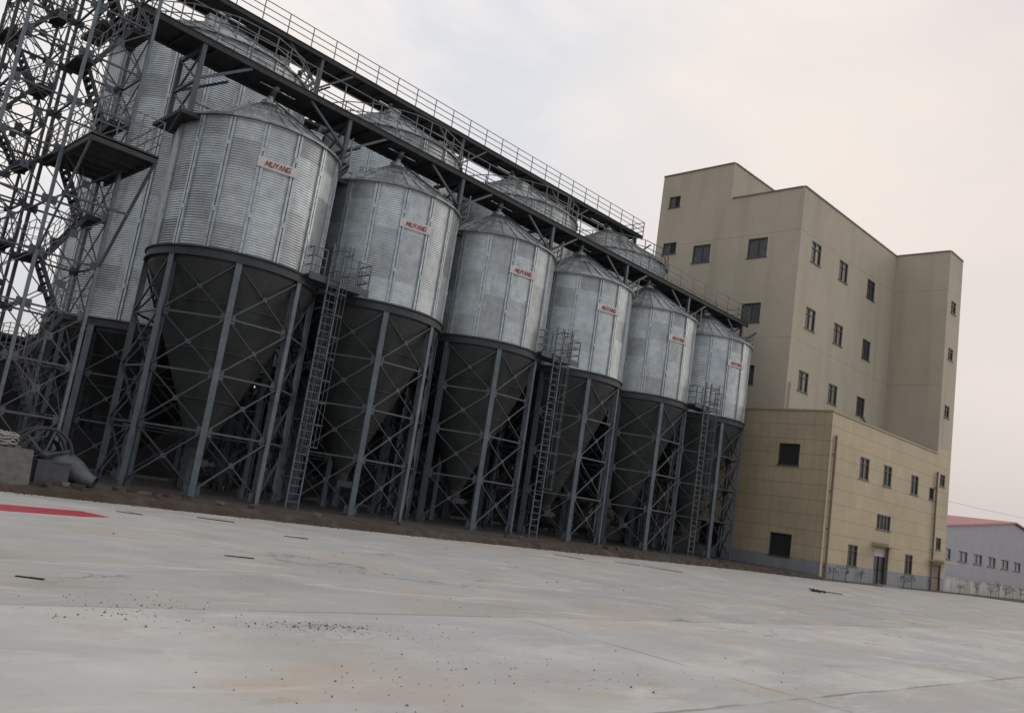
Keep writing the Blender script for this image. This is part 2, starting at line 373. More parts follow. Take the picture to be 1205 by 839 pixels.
def make_silo(front, label, group):
    rad = RF if front else 4.64
    zr, ze = (ZR-ZG, ZE-ZG) if front else (6.76-ZG, 20.40-ZG)
    apex = (16.38-ZG) if front else (23.15-ZG)
    nl = 8 if front else 12; ns = 16 if front else 20
    root = thing('grain_silo', label, 'silo', (0, 0, ZG), group)
    # corrugated wall
    pr_ = []; pitch = .1; n = int((ze-zr)/pitch)*4
    for i in range(n+1):
        z = zr+(ze-zr)*i/n; pr_.append((rad+.022*math.sin(i*math.pi/2+.3), z))
    MB().rev(pr_, 64 if front else 80).build('wall', 'galvanised', root, True)
    for k in range(ns):
        a = R(-112.5)+2*math.pi*k/ns; m = MB(); ca, sa = math.cos(a), math.sin(a); tx, ty = -sa, ca
        for off, dep in ((-.066, .07), (.066, .07)):
            for z0, z1 in ((zr+.02, ze-.05),):
                p = [P3(a, rad+.0, z0)+Vector((tx, ty, 0))*(off-.042), P3(a, rad+dep, z0)+Vector((tx, ty, 0))*(off-.042), P3(a, rad+dep, z0)+Vector((tx, ty, 0))*(off+.042), P3(a, rad, z0)+Vector((tx, ty, 0))*(off+.042)]
                m.hexa(p+[q+Vector((0, 0, z1-z0)) for q in p])
        zz = zr+1.5
        while zz < ze-1:
            m.bar(P3(a, rad+.03, zz-.09), P3(a, rad+.03, zz+.09), .15, .11, up=(ca, sa, 0)); zz += 2.6 if front else 2.9
        m.build('stiffener', 'galv_trim', root)
    # roof: two slopes, raised seams, eave skirt panels
    nsec = 2*ns; m = MB(); sk = .36 if front else .55; sr = rad-.5 if front else rad-.75
    cap_r = .32
    m.rev([(rad-.02, ze-.03), (rad+.17, ze-.09), (rad+.18, ze-.03), (sr, ze+sk), (cap_r, apex-.12), (cap_r*.5, apex-.09)], nsec)
    for k in range(nsec):
        a = R(-112.5)+2*math.pi*k/nsec+.0
        m.bar(P3(a, rad+.12, ze-.0), P3(a, sr, ze+sk+.03), .05, .07); m.bar(P3(a, sr, ze+sk+.03), P3(a, cap_r, apex-.1), .045, .07)
    for q in (.33, .66):
        rr_ = sr+(cap_r-sr)*q; zz = ze+sk+(apex-.12-ze-sk)*q
        for k in range(nsec):
            a, b = 2*math.pi*k/nsec+R(-112.5), 2*math.pi*(k+1)/nsec+R(-112.5); m.bar(P3(a, rr_, zz+.02), P3(b, rr_, zz+.02), .05, .05)
    roof = m.build('roof', 'galv_roof', root)
    m = MB().rev([(cap_r+.03, apex-.14), (cap_r+.03, apex+.06), (.12, apex+.12), (.12, apex+.3), (0.001, apex+.32)], 16); m.build('roof_cap', 'galv_trim', roof)
    hatch_specs = ((-28, .72), (70, .8)) if front else ((-120, .86), (-45, .84), (20, .8))
    for (aa, q) in hatch_specs:
        a = R(aa); rr_ = sr*q; zz = ze+sk+(apex-.12-ze-sk)*(sr-rr_)/(sr-cap_r)
        c_ = P3(a, rr_, zz); m = MB(); m.box(c_.x-.28, c_.x+.28, c_.y-.28, c_.y+.28, c_.z-.15, c_.z+.34); m.box(c_.x-.32, c_.x+.32, c_.y-.32, c_.y+.32, c_.z+.34, c_.z+.38)
        m.build('roof_vent', 'galv_roof', roof)
    # roof rung ladder along one slope
    m = MB()
    for sgn in (-.2, .2):
        a = R(-60); t_ = Vector((-math.sin(a), math.cos(a), 0))*sgn
        m.bar(P3(a, sr, ze+sk+.12)+t_, P3(a, cap_r, apex+.02)+t_, .05)
    for i in range(12):
        q = (i+.5)/12; c_ = P3(a, sr, ze+sk+.12).lerp(P3(a, cap_r, apex+.02), q); t_ = Vector((-math.sin(a), math.cos(a), 0))*.2; m.bar(c_-t_, c_+t_, .03)
    m.build('roof_ladder', 'steel_grey', roof)
    # ring beam and hopper
    MB().rev([(rad-.06, zr-.34), (rad+.13, zr-.34), (rad+.13, zr-.30), (rad+.07, zr-.28), (rad+.07, zr-.04), (rad+.15, zr-.02), (rad+.15, zr+.03), (rad-.02, zr+.03)], 64).build('ring_beam', 'steel_dark', root, False)
    hz = 1.7 if front else 1.2
    hp = [(rad-.04, zr-.3), (rad-.06, zr-.5)]
    for q in (.2, .45, .72):
        rr_, zz = (rad-.06)*(1-q)+.32*q, (zr-.5)*(1-q)+hz*q; hp += [(rr_+.012, zz+.03), (rr_+.05, zz+.02), (rr_+.05, zz-.02), (rr_, zz-.03)]
    MB().rev(hp+[(.32, hz), (.3, hz-.35), (.001, hz-.35)], 96).build('hopper', 'hopper_steel', root, False)
    m = MB().box(-.38, .38, -.38, .38, hz-.62, hz-.36); m.box(.38, .8, -.12, .12, hz-.58, hz-.42); m.build('outlet_gate', 'steel_dark', root)
    # legs
    A = [R(-112.5)+2*math.pi*k/nl for k in range(nl)]; lw = .22 if front else .3
    for a in A:
        m = MB(); ca, sa = math.cos(a), math.sin(a); t_ = Vector((-sa, ca, 0)); n_ = Vector((ca, sa, 0)); rc = rad-.02
        zt = zr-.33
        for o_ in (-lw/2+.012, lw/2-.012):          # two flanges and a web
            m.bar(P3(a, rc, 0)+n_*o_, P3(a, rc, zt)+n_*o_, lw, .024, up=tuple(n_))
        m.bar(P3(a, rc, .02), P3(a, rc, zt-.003), .024, lw-.05, up=tuple(n_))
        leg = m.build('leg', 'steel_leg', root)
        m = MB(); c_ = P3(a, rc, 0); m.bar(c_+Vector((0, 0, .0)), c_+Vector((0, 0, .035)), lw+.16, lw+.16, up=(ca, sa, 0))
        m.bar(c_+Vector((0, 0, .035)), c_+Vector((0, 0, .25)), lw+.08, .05, up=(ca, sa, 0)); m.build('base_plate', 'steel_grey', leg)
    nb = 4 if front else 3; bh = (zr-.36-.25)/nb; bw = .068
    for k in range(nl):
        a, b = A[k], A[(k+1) % nl]; m = MB(); m_in = MB(); mid = (a+b)/2 if b > a else (a+b+2*math.pi)/2; nn = Vector((math.cos(mid), math.sin(mid), 0)); rc = rad+.0
        for j in range(nb):
            z0 = .25+j*bh; z1 = z0+bh
            pa = P3(a, rc, 0); pb = P3(b, rc, 0); e = (pb-pa).normalized()*lw*.5; pa = pa+e; pb = pb-e
            V = lambda p, z: p+Vector((0, 0, z))
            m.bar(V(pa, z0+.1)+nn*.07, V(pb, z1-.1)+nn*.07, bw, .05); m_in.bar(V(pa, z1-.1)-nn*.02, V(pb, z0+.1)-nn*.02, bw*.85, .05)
            if j: m.bar(V(pa, z0), V(pb, z0), bw*1.15, bw)
            for pp, s_ in ((pa, 1), (pb, -1)):
                m.bar(V(pp, z0-.16)+(e*s_*.4), V(pp, z0+.16)+(e*s_*.4), .26, .02, up=tuple(nn))
            cc = (V(pa, z0)+V(pb, z1))/2; m.bar(cc-Vector((0, 0, .09))+nn*.035, cc+Vector((0, 0, .09))+nn*.035, .18, .1, up=tuple(nn))
        m.build('cross_bracing', 'steel_grey', root); m_in.build('inner_diagonals', 'steel_dark', root)  # inner diagonals are the same steel; their shade is put into the colour
    if front:
        # sign between two stiffeners
        a0, a1 = R(-112.5), R(-90); pa, pb = P3(a0, rad+.11, 0), P3(a1, rad+.11, 0); L = (pb-pa).length+.24
        sg = MB().box(-L/2, L/2, -.012, .012, -.19, .19)
        for q in (-L/2+.1, L/2-.1): sg.box(q-.04, q+.04, .012, .1, -.15, .15)
        board = sg.build('sign_board', 'sign_white', root); board.location = (pa+pb)/2+Vector((0, 0, 12.74-ZG)); board.rotation_euler = (0, 0, math.atan2(pb.y-pa.y, pb.x-pa.x))
        m = MB(); H = .2; wl = letters(MB(), 'MUYANG', 0, 0, H, .115, .045, .03, 0)
        letters(m, 'MUYANG', -wl/2-.02, -H/2, H, .115, .045, .029, -.024, .22); m.build('lettering', 'sign_red', board)
        # curved eave walkway with railing on the right
        for (b0, b1) in ((-38, 60),):
            m = MB(); nn_ = 12
            for i in range(nn_):
                a = R(b0+(b1-b0)*i/nn_); b = R(b0+(b1-b0)*(i+1)/nn_)
                ps = [P3(a, rad+.1, ze+.12), P3(a, rad+.42, ze+.12), P3(b, rad+.42, ze+.12), P3(b, rad+.1, ze+.12)]
                ps2 = [p+Vector((0, 0, .05)) for p in ps]; m.hexa(ps+ps2)
                m.bar(P3(a, rad+.02, ze-.35), P3(a, rad+.4, ze+.1), .05)
            wk = m.build('eave_walkway', 'rail_grey', root)
            path = [P3(R(b0+(b1-b0)*i/7), rad+.4, ze+.17) for i in range(8)]
            railing(path, 1.05, .9, tk=.04).build('railing', 'rail_grey', wk)
    else:
        path = [P3(R(x), rad+.1, ze+.02) for x in range(-200, 160, 24)]
        railing(path, 1.0, 1.3, mids=(.5,), tk=.04).build('railing', 'rail_grey', root)
    return root
ordinal = ['first', 'second', 'third', 'fourth', 'fifth', 'sixth']
flab = ['front corrugated silo largest in view, beside the lattice stair tower, red lettered sign',
        'second front-row silo from the stair tower, caged ladder at its left edge',
        'third front-row silo from the stair tower, between two ladder gaps',
        'fourth front-row silo from the stair tower, caged ladder at its left edge',
        'fifth front-row silo, next to last before the beige building',
        'last front-row silo, smallest sign, standing against the beige building']
base = make_silo(True, flab[0], 'front row of hopper silos on steel legs')
front = [base]
for k in range(1, 6): front.append(copy_tree(base))
for k, s_ in enumerate(front):
    s_.location = (X1+k*SP*math.cos(TH), Y1+k*SP*math.sin(TH), ZG); s_['label'] = flab[k]
blab = ['tall back-row silo rising behind the lattice stair tower, nearest of its row',
        'second tall back-row silo, roof showing behind the first two front silos',
        'third tall back-row silo, roof showing above the third and fourth front silos',
        'farthest tall back-row silo, under the end of the upper catwalk']
baseb = make_silo(False, blab[0], 'back row of taller silos')
back = [baseb]+[copy_tree(baseb) for _ in range(3)]
for k, s_ in enumerate(back): s_.location = (15.59+k*10.59*math.cos(TH), 40.8+k*10.59*math.sin(TH), ZG); s_['label'] = blab[k]

# ------------------------------------------------------------------ catwalks
def catwalk(name, label, xa, xb, yf, zf, wd, holes, trest, zlow, kneez, hgt=1.12):
    root = thing(name, label, 'catwalk', (0, 0, 0)); m = MB()
    cuts = sorted([(h-.85, h+.85) for h in holes]); cur = xa; segs = []
    for a, b in cuts:
        segs.append((cur, a, 0)); segs.append((a, b, 1)); cur = b
    segs.append((cur, xb, 0))
    def pt(x, q, dz=0): return Vector((x, yf(x)+q, zf(x)+dz))
    def slab_(m, x0, x1, q0, q1, d0, d1):
        m.hexa([pt(x0, q0, d0), pt(x1, q0, d0), pt(x1, q1, d0), pt(x0, q1, d0), pt(x0, q0, d1), pt(x1, q0, d1), pt(x1, q1, d1), pt(x0, q1, d1)])
    for a, b, h in segs:
        if h:
            slab_(m, a, b, .08, wd*.42, .12, .16); slab_(m, a, b, wd*.66, wd-.08, .12, .16)
        else: slab_(m, a, b, .08, wd-.08, .12, .16)
    x = xa+.6
    while x < xb-.3:
        if not any(a-.1 < x < b+.1 for a, b in cuts): slab_(m, x-.04, x+.04, .085, wd-.085, .0, .118)
        x += 1.25
    m.build('deck', 'deck_steel', root)
    for q in (0, wd-.08):
        m = MB(); slab_(m, xa, xb, q, q+.08, -.04, .24); slab_(m, xa, xb, q-.04, q, .2, .24); slab_(m, xa, xb, q-.04, q, -.04, 0); m.build('side_beam', 'deck_steel', root)
    n = int((xb-xa)/6)
    for q in (0.02, wd-.02):
        railing([pt(xa, q, .24), pt(xb, q, .24)], hgt, 1.45, tk=.036).build('railing', 'rail_grey', root)
    railing([pt(xb, .02, .24), pt(xb, wd-.02, .24)], hgt, .9, tk=.045).build('railing', 'rail_grey', root)
    # supporting trestles
    for x in trest:
        m = MB(); y0, y1 = yf(x)+.1, yf(x)+wd+.35; zt = zf(x)-.04
        for y in (y0, y1): m.bar((x, y, zlow), (x, y, zt), .17, .17)
        m.bar((x, y0, zt-.1), (x, y1, zt-.1), .14, .14)
        nb = max(1, round((zt-zlow)/1.3)); bh = (zt-.1-zlow)/nb
        for j in range(nb):
            z0 = zlow+j*bh; m.bar((x, y0, z0), (x, y1, z0+bh), .07); m.bar((x+.05, y1, z0), (x+.05, y0, z0+bh), .07); m.bar((x, y0, z0+.04), (x, y1, z0+.04), .1)
        for y in (y0, y1):
            for sg in ((1,) if x < 13 else (-1, 1)): m.bar((x+sg*.08, y, zt-kneez), (x+sg*2., y, zf(x+sg*2.)-.06), .1, .1)
        m.build('trestle', 'steel_grey', root)
        m = MB().box(x-.45, x+.45, y0-.3, y1+.2, zlow-.14, zlow); m.bar((x-.4, y0-.25, zlow-.14), (x-.4, y0+.5, zlow-.75), .07); m.bar((x+.4, y0-.25, zlow-.14), (x+.4, y0+.5, zlow-.75), .07); m.build('bracket_platform', 'deck_steel', root)
    return root, pt
yf1 = lambda x: 31.25+(x-9.8)*TH
zf1 = lambda x: 17.14-(x-9.8)*.0132
c1, pt1 = catwalk('conveyor_catwalk', 'lower steel catwalk with railings running over the front silo roofs', 8.85, 53.0, yf1, zf1, 1.85,
            [X1+k*SP+.35 for k in range(6)], [X1+SP*(k-.5) for k in range(6)]+[52.3], 14.2, 1.35)
yf2 = lambda x: 39.75+(x-9)*.024
zf2 = lambda x: 23.78-(x-9)*.006
c2, pt2 = catwalk('conveyor_catwalk', 'upper steel catwalk with railings running over the tall back silos', 8.25, 50.9, yf2, zf2, 2.1,
            [16., 26.5, 36.6, 46.8], [15.59+10.59*(k-.5) for k in range(5)][0:4]+[50.1], 20.0, 1.6)
# enclosed conveyor trough on each catwalk and filling spouts
def trough(label, pt, xa, xb, q, holes, zap):
    root = thing('drag_conveyor', label, 'conveyor', (0, 0, 0))
    m = MB(); m.hexa([pt(xa, q, .3), pt(xb, q, .3), pt(xb, q+.5, .3), pt(xa, q+.5, .3), pt(xa, q, .72), pt(xb, q, .72), pt(xb, q+.5, .72), pt(xa, q+.5, .72)])
    m.build('casing', 'steel_grey', root)
    for h in holes:
        m = MB(); p = pt(h[0], q+.25, .3); m.tube([p, (h[0]*.5+h[1][0]*.5, (p.y+h[1][1])/2, p.z-.25), (h[1][0], h[1][1], zap)], .13, 8); m.build('spout', 'steel_grey', root)
trough('grey conveyor trough lying along the lower catwalk deck', pt1, 9.2, 52.8, .95, [(X1+k*SP+.35, (X1+k*SP, Y1+k*SP*TH)) for k in range(6)], 16.5)
trough('grey conveyor trough lying along the upper catwalk deck', pt2, 8.6, 50.6, 1.1, [(15.9+k*10.59, (15.59+k*10.59, 40.8+k*10.59*TH)) for k in range(4)], 23.2)
# walkway between rows
yf3 = lambda x: 35.62+(x-9.8)*TH
root = thing('rear_walkway', 'narrow railed walkway between the front and back silo rows', 'walkway')
for k in range(6):
    xc = X1+k*SP
    m = MB(); m.box(xc-1.9, xc+3.2, yf3(xc), yf3(xc)+.55, ZE+1.0, ZE+1.07)
    for q in (-1.2, 1.2, 3.0): m.bar((xc+q, yf3(xc)+.1, ZE-1), (xc+q, yf3(xc)+.1, ZE+1.0), .1)
    s_ = m.build('walk_deck', 'deck_steel', root)
    railing([(xc-1.9, yf3(xc)+.03, ZE+1.07), (xc+3.2, yf3(xc)+.03, ZE+1.07)], 1.1, .9, tk=.045).build('railing', 'rail_grey', s_)

# ------------------------------------------------------------------ caged ladders between silos
def ladder(x, label):
    root = thing('caged_ladder', label, 'ladder', (x, 29.0, ZG), 'caged ladders up to the silo ring level')
    H = 9.3
    for q in (-.27, .27):
        MB().bar((q, 0, 0), (q, 0, H+1.1), .06, .05).build('side_rail', 'steel_leg', root)
    rung = MB().bar((-.27, 0, 0), (.27, 0, 0), .026).build('rung', 'steel_leg', root); z = .3
    while z < H+.8:
        if z > .31: rung = rung.copy(); COL.objects.link(rung)
        rung.location = (0, 0, z); z += .3
    m = MB(); z = 2.4; hoops = []
    while z < H+1.1:
        pts = [(-.27, 0, z)]+[(.36*math.cos(R(a)), -.36+.36*math.sin(R(a))*1.05, z) for a in range(170, 371, 25)]+[(.27, 0, z)]
        for a, b in zip(pts[:-1], pts[1:]): m.bar(a, b, .02, .04)
        z += .85
    for a in (195, 232, 270, 308, 345):
        p = (.36*math.cos(R(a)), -.36+.36*math.sin(R(a))*1.05); m.bar((*p, 2.4), (*p, H+1.), .025, .015)
    m.build('safety_cage', 'steel_grey', root)
    p = MB().box(-1.1, 1.7, .08, 1.6, ZR-ZG+.05, ZR-ZG+.13); p.box(-1.1, 1.7, .05, .13, ZR-ZG-.07, ZR-ZG+.2)
    pl = p.build('landing', 'steel_grey', root)
    railing([(-1.06, 1.2, ZR-ZG+.13), (-1.06, .1, ZR-ZG+.13), (-.45, .1, ZR-ZG+.13)], 1.1, .6).build('railing', 'steel_leg', pl)
    railing([(.45, .1, ZR-ZG+.13), (1.66, .1, ZR-ZG+.13), (1.66, .9, ZR-ZG+.13)], 1.1, .6).build('railing', 'steel_leg', pl)
    for z in (1.2, 3.4, 5.6, 7.8):
        for q in (-.27, .27): MB().bar((q, 0, z), (q, .75, z), .05).build('standoff', 'steel_grey', root)
ladder(17.45, 'tall caged ladder between the first and second front silos')
ladder(30.75, 'caged ladder between the third and fourth front silos')
ladder(44.4, 'caged ladder between the last two front silos')

# ------------------------------------------------------------------ lattice stair towers
def lattice(label, xs, ys, z0, nst, hst, stair_bay, first, group, landing_plat=None):
    root = thing('lattice_tower', label, 'tower', (xs[0], ys[0], ZG), group)
    def L(x, y, z): return Vector((x-xs[0], y-ys[0], z-ZG))
    ztop = z0+nst*hst
    for x in xs:
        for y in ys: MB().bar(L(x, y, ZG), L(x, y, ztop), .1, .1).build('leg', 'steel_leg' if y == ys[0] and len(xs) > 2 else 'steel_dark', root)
    def panel(x0, y0, x1, y1, zb, zt, n_):
        m = MB(); a0, b0, a1, b1 = L(x0, y0, zb), L(x1, y1, zb), L(x0, y0, zt), L(x1, y1, zt)
        c_ = (a0+b1)/2; nn = Vector(n_)
        m.bar(a1, b1, .06, .06)
        for p in (a0, b0, a1, b1): m.bar(p, c_, .034, .034)
        m.bar(c_-Vector((0, 0, .12)), c_+Vector((0, 0, .12)), .24, .02, up=n_)
        for p, e in ((a1, (b1-a1).normalized()), (b1, (a1-b1).normalized())): m.bar(p+e*.14-Vector((0, 0, .13)), p+e*.14+Vector((0, 0, .13)), .17, .018, up=n_)
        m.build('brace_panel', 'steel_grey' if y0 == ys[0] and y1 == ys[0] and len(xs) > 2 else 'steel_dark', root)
    zs = [ZG]+[z0+i*hst for i in range(nst+1)]
    for zb, zt in zip(zs[:-1], zs[1:]):
        for y in (ys[0], ys[-1]):
            for x0, x1 in zip(xs[:-1], xs[1:]): panel(x0, y, x1, y, zb, zt, (0, 1, 0))
        for x in (xs[0], xs[-1]):
            for y0, y1 in zip(ys[:-1], ys[1:]): panel(x, y0, x, y1, zb, zt, (1, 0, 0))
        m = MB()      # horizontal cross ties
        for x in xs[1:-1]: m.bar(L(x, ys[0], zt), L(x, ys[-1], zt), .06)
        for y in ys[1:-1]: m.bar(L(xs[0], y, zt), L(xs[-1], y, zt), .08)
        m.bar(L(xs[0]+.3, ys[0], zt-.004), L(xs[-1], ys[-1]-.3, zt-.004), .035); m.build('cross_tie', 'steel_dark', root)
    # stairs: single flight per storey, turning at each landing
    sx0, sx1, sy0, sy1 = stair_bay
    for i in range(nst):
        zb, zt = zs[i+1], zs[i+1]+hst
        if zt > ztop-.2: break
        odd = (i+first) % 2
        xa, xb_ = (sx0+.42, sx1-.45) if odd else (sx1-.45, sx0+.42); yy = sy0+.35 if odd else sy0+1.05
        m = MB()
        for q in (-.3, .3): m.bar(L(xa, yy+q, zb), L(xb_, yy+q, zt), .04, .13)
        for s in range(8):
            t = (s+.5)/8; c_ = L(xa+(xb_-xa)*t, yy, zb+(zt-zb)*t); m.box(c_.x-.08, c_.x+.08, c_.y-.28, c_.y+.28, c_.z-.012, c_.z+.012)
        fl = m.build('stair_flight', 'steel_dark', root)
        m = MB()
        for q in (-.32, .32):
            for h in (.5, .95): m.bar(L(xa, yy+q, zb+h), L(xb_, yy+q, zt+h), .02)
            for t in (0, .33, .66, 1): p = L(xa+(xb_-xa)*t, yy+q, zb+(zt-zb)*t); m.bar(p, p+Vector((0, 0, .95)), .02)
        m.build('railing', 'rail_grey', fl)
        # landing at the top of this flight
        lx0, lx1 = (sx1-.45, sx1+.12) if odd else (sx0-.12, sx0+.42)
        m = MB(); a, b = L(lx0, sy0, zt), L(lx1, sy0+1.45, zt); m.box(a.x, b.x, a.y, b.y, a.z-.05, a.z)
        m.box(a.x, b.x, a.y, a.y+.06, a.z-.16, a.z-.053); m.box(a.x, b.x, b.y-.06, b.y, a.z-.16, a.z-.053)
        ld = m.build('landing', 'deck_steel', root)
        xe_ = b.x if odd else a.x
        railing([(a.x, a.y, a.z), (xe_, a.y, a.z), (xe_, b.y, a.z), (a.x if odd else b.x, b.y, a.z)] if odd else [(b.x, a.y, a.z), (a.x, a.y, a.z), (a.x, b.y, a.z), (b.x, b.y, a.z)], 1.0, .6, tk=.02).build('railing', 'rail_grey', ld)
    return root, L
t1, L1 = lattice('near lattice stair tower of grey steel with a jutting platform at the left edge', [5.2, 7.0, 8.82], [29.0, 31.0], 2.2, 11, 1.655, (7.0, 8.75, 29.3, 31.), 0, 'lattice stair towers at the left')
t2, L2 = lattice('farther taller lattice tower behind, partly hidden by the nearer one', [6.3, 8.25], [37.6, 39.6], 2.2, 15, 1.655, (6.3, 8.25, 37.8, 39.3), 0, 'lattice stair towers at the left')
# cantilevered platform of tower one
m = MB(); a, b = L1(7.04, 26.5, 10.42), L1(9.05, 31.0, 10.42)
m.box(a.x, b.x, a.y, b.y, a.z+.05, a.z+.1)
m.box(a.x, b.x, a.y, a.y+.07, a.z-.1, a.z+.16); m.box(a.x, a.x+.07, a.y+.07, b.y, a.z-.1, a.z+.16); m.box(b.x-.07, b.x, a.y+.07, b.y, a.z-.1, a.z+.16)
for q in (.7, 1.4, 2.1, 2.9, 3.7): m.box(a.x+.07, b.x-.07, a.y+q, a.y+q+.06, a.z-.06, a.z+.047)
pl = m.build('jutting_platform', 'deck_steel', t1)
m = MB(); m.bar(L1(9.0, 26.55, 10.35), L1(8.85, 28.95, 7.2), .08); m.bar(L1(7.08, 26.55, 10.35), L1(7.02, 28.95, 7.2), .06); m.bar(L1(7.05, 27.7, 8.8), L1(8.93, 27.7, 8.8), .07); m.build('knee_brace', 'steel_grey', t1)
railing([(a.x+.03, b.y, a.z+.16), (a.x+.03, a.y+.03, a.z+.16), (b.x-.03, a.y+.03, a.z+.16), (b.x-.03, b.y-1, a.z+.16)], 1.1, .7, tk=.025).build('railing', 'rail_grey', pl)
# motor box on the platform
# ------------------------------------------------------------------ floor machinery under silos and dark shed behind
def floor_conv(label, y, x0, x1, z):
    root = thing('floor_conveyor', label, 'conveyor', (x0, y, ZG))
    MB().box(0, x1-x0, -.25, .25, z-.2, z+.2).build('casing', 'hopper_steel', root)
    q = 1.
    while q < x1-x0: MB().bar((q, -.3, 0), (q, -.3, z-.25), .1).bar((q, .3, 0), (q, .3, z-.25), .1).bar((q, -.3, .1), (q, .3, z-.25), .06).build('support', 'hopper_steel', root); q += 3.4
floor_conv('long dark conveyor casing beneath the back row of hoppers', 41.1, 10.5, 50.5, .4)
root = thing('storage_shed', 'long low dark shed standing behind the silo rows', 'shed', (-45, 50, 0))
m = MB().box(0, 122, 0, 6, 0, 6.2); m.build('wall', 'shed_wall', root)
m = MB().box(-.4, 122.4, -.4, 6.4, 6.2, 6.45); m.build('roof', 'steel_dark', root)
for i in range(14):
    f_ = MB().box(3+i*6, 5+i*6, -.05, .0, 3., 4.3).build('window', 'opening_dark', root)

# ------------------------------------------------------------------ beige factory building
XB, XL, YB, YT, ZT, ZP, ZL, YP, YE, XS, XE, ZS = 55.22, 53.46, 25.35, 29.75, 27.75, 30.75, 10.76, 35.93, 42.71, 72.32, 75.36, 27.79
bld = thing('factory_building', 'beige multi-storey mill building with tan tiled annex and grey base', 'building', (0, 0, 0))
def wallgrid(m, axis, pos, u0, u1, v0, v1, holes, inward, dep=.16):
    """rectangular wall with window holes and reveals. axis 'x': plane x=pos, u=y ; axis 'y': plane y=pos, u=x"""
    us = sorted({u0, u1, *[h[0] for h in holes], *[h[1] for h in holes]}); vs = sorted({v0, v1, *[h[2] for h in holes], *[h[3] for h in holes]})
    P = (lambda a, b, d=0: (pos+d*inward, a, b)) if axis == 'x' else (lambda a, b, d=0: (a, pos+d*inward, b))
    for a0, a1 in zip(us[:-1], us[1:]):
        for b0, b1 in zip(vs[:-1], vs[1:]):
            cu, cv_ = (a0+a1)/2, (b0+b1)/2
            if any(h[0] < cu < h[1] and h[2] < cv_ < h[3] for h in holes): continue
            m.face([P(a0, b0), P(a1, b0), P(a1, b1), P(a0, b1)])
    for h in holes:
        c4 = [(h[0], h[2]), (h[1], h[2]), (h[1], h[3]), (h[0], h[3])]
        for (p, q) in zip(c4, c4[1:]+c4[:1]): m.face([P(*p), P(*q), P(*q, dep), P(*p, dep)])
def window(axis, pos, h, inward, style='sash', parent=None, dep=.13, frm='window_frame'):
    parent = parent or bld
    P = (lambda a, b, d=0: Vector((pos+d*inward, a, b))) if axis == 'x' else (lambda a, b, d=0: Vector((a, pos+d*inward, b)))
    nrm = (1, 0, 0) if axis == 'x' else (0, 1, 0)
    u0, u1, v0, v1 = h; t = .07; m = MB()
    def fb(a, b): m.bar(P(*a, dep-.05), P(*b, dep-.05), t, .06, up=nrm)
    fb((u0+t/2, v0), (u0+t/2, v1)); fb((u1-t/2, v0), (u1-t/2, v1)); fb((u0+t, v0+t/2), (u1-t, v0+t/2)); fb((u0+t, v1-t/2), (u1-t, v1-t/2))
    n = {'sash': 2, 'wide': 2, 'strip': 4, 'dark': 0, 'open': 2}[style]
    for i in range(1, n): q = u0+(u1-u0)*i/n; fb((q, v0+t), (q, v1-t))
    if style == 'sash': q = v0+(v1-v0)*.72; m.bar(P(u0+t, q, dep-.045), P(u1-t, q, dep-.045), .05, .05, up=nrm)
    m.bar(P(u0-.06, v0-.03, -.03), P(u1+.06, v0-.03, -.03), .05, .1, up=nrm)
    w_ = m.build('window', frm, parent)
    def pane(a0, a1, mt, nm='pane'):
        MB().face([P(a0, v0, dep), P(a1, v0, dep), P(a1, v1, dep), P(a0, v1, dep)]).build(nm, mt, w_)
    if style == 'dark': pane(u0, u1, 'opening_dark')
    elif style == 'open': q = u0+(u1-u0)*.45; pane(u0, q, 'opening_dark'); pane(q, u1, 'pane_grey')
    elif style == 'wide': pane(u0, u1, 'pane_grey')
    elif style == 'strip': pane(u0, u1, 'pane_grey')
    else: q = u0+(u1-u0)*.5; pane(u0, q, 'pane_grey'); pane(q, u1, 'glass_dark')
# openings: (u0,u1,v0,v1)
TL = [((40.79, 41.89, 27.80, 28.77), 'open'), ((40.65, 41.97, 23.74, 24.72), 'open'), ((37.33, 38.96, 22.70, 24.18), 'wide'), ((32.37, 34.0, 22.61, 24.15), 'wide'), ((32.4, 34.01, 17.55, 19.05), 'wide'), ((32.4, 34.0, 12.9, 14.3), 'wide'), ((37.33, 38.96, 17.55, 19.05), 'wide')]
TF = [((x, x+1.52, z, z+1.62), 'sash') for z in (22.56, 17.49) for x in (57.05, 61.7, 66.9)]+[((x, x+1.52, 12.82, 14.32), 'sash') for x in (56.85, 61.64, 66.7)]
ST = [((73.2, 74.32, z, z+h), 'sash') for z, h in ((22.72, 1.05), (18.75, 1.0), (13.93, 1.0), (8.31, .95), (3.26, .95))]
LL = [((27.39, 28.91, 7.04, 8.5), 'dark'), ((27.4, 28.95, 1.06, 2.54), 'dark'), ((32.86, 34.4, 1.07, 2.7), 'dark'), ((32.86, 34.4, 7.04, 8.5), 'dark')]
LF = [((58.14, 59.69, 7.01, 8.49), 'sash'), ((62.16, 63.62, 7.01, 8.49), 'sash'), ((67.28, 68.75, 7.0, 8.45), 'sash'), ((71.1, 72.1, 7.01, 7.95), 'dark'), ((61.6, 64.02, 3.88, 4.94), 'strip'), ((57.34, 58.88, 1.08, 2.5), 'sash'), ((67.15, 68.65, 1.08, 2.5), 'sash')]
DOOR = (61.6, 63.7, .12, 2.55); DOOR2 = (72.95, 74.6, .05, 2.1)
m = MB()
wallgrid(m, 'x', XB, YT, YP, ZL, ZT, [h for h, _ in TL if h[1] < YP], 1)
wallgrid(m, 'x', XB, YP, YE, ZL, ZP, [h for h, _ in TL if h[0] > YP], 1)
wallgrid(m, 'y', YT, XB, XS, ZL, ZT, [h for h, _ in TF], 1)
m.face([(XB, YP, ZT), (70, YP, ZT), (70, YP, ZP), (XB, YP, ZP)])
m.face([(70, YP, ZT), (70, YE, ZT), (70, YE, ZP), (70, YP, ZP)])
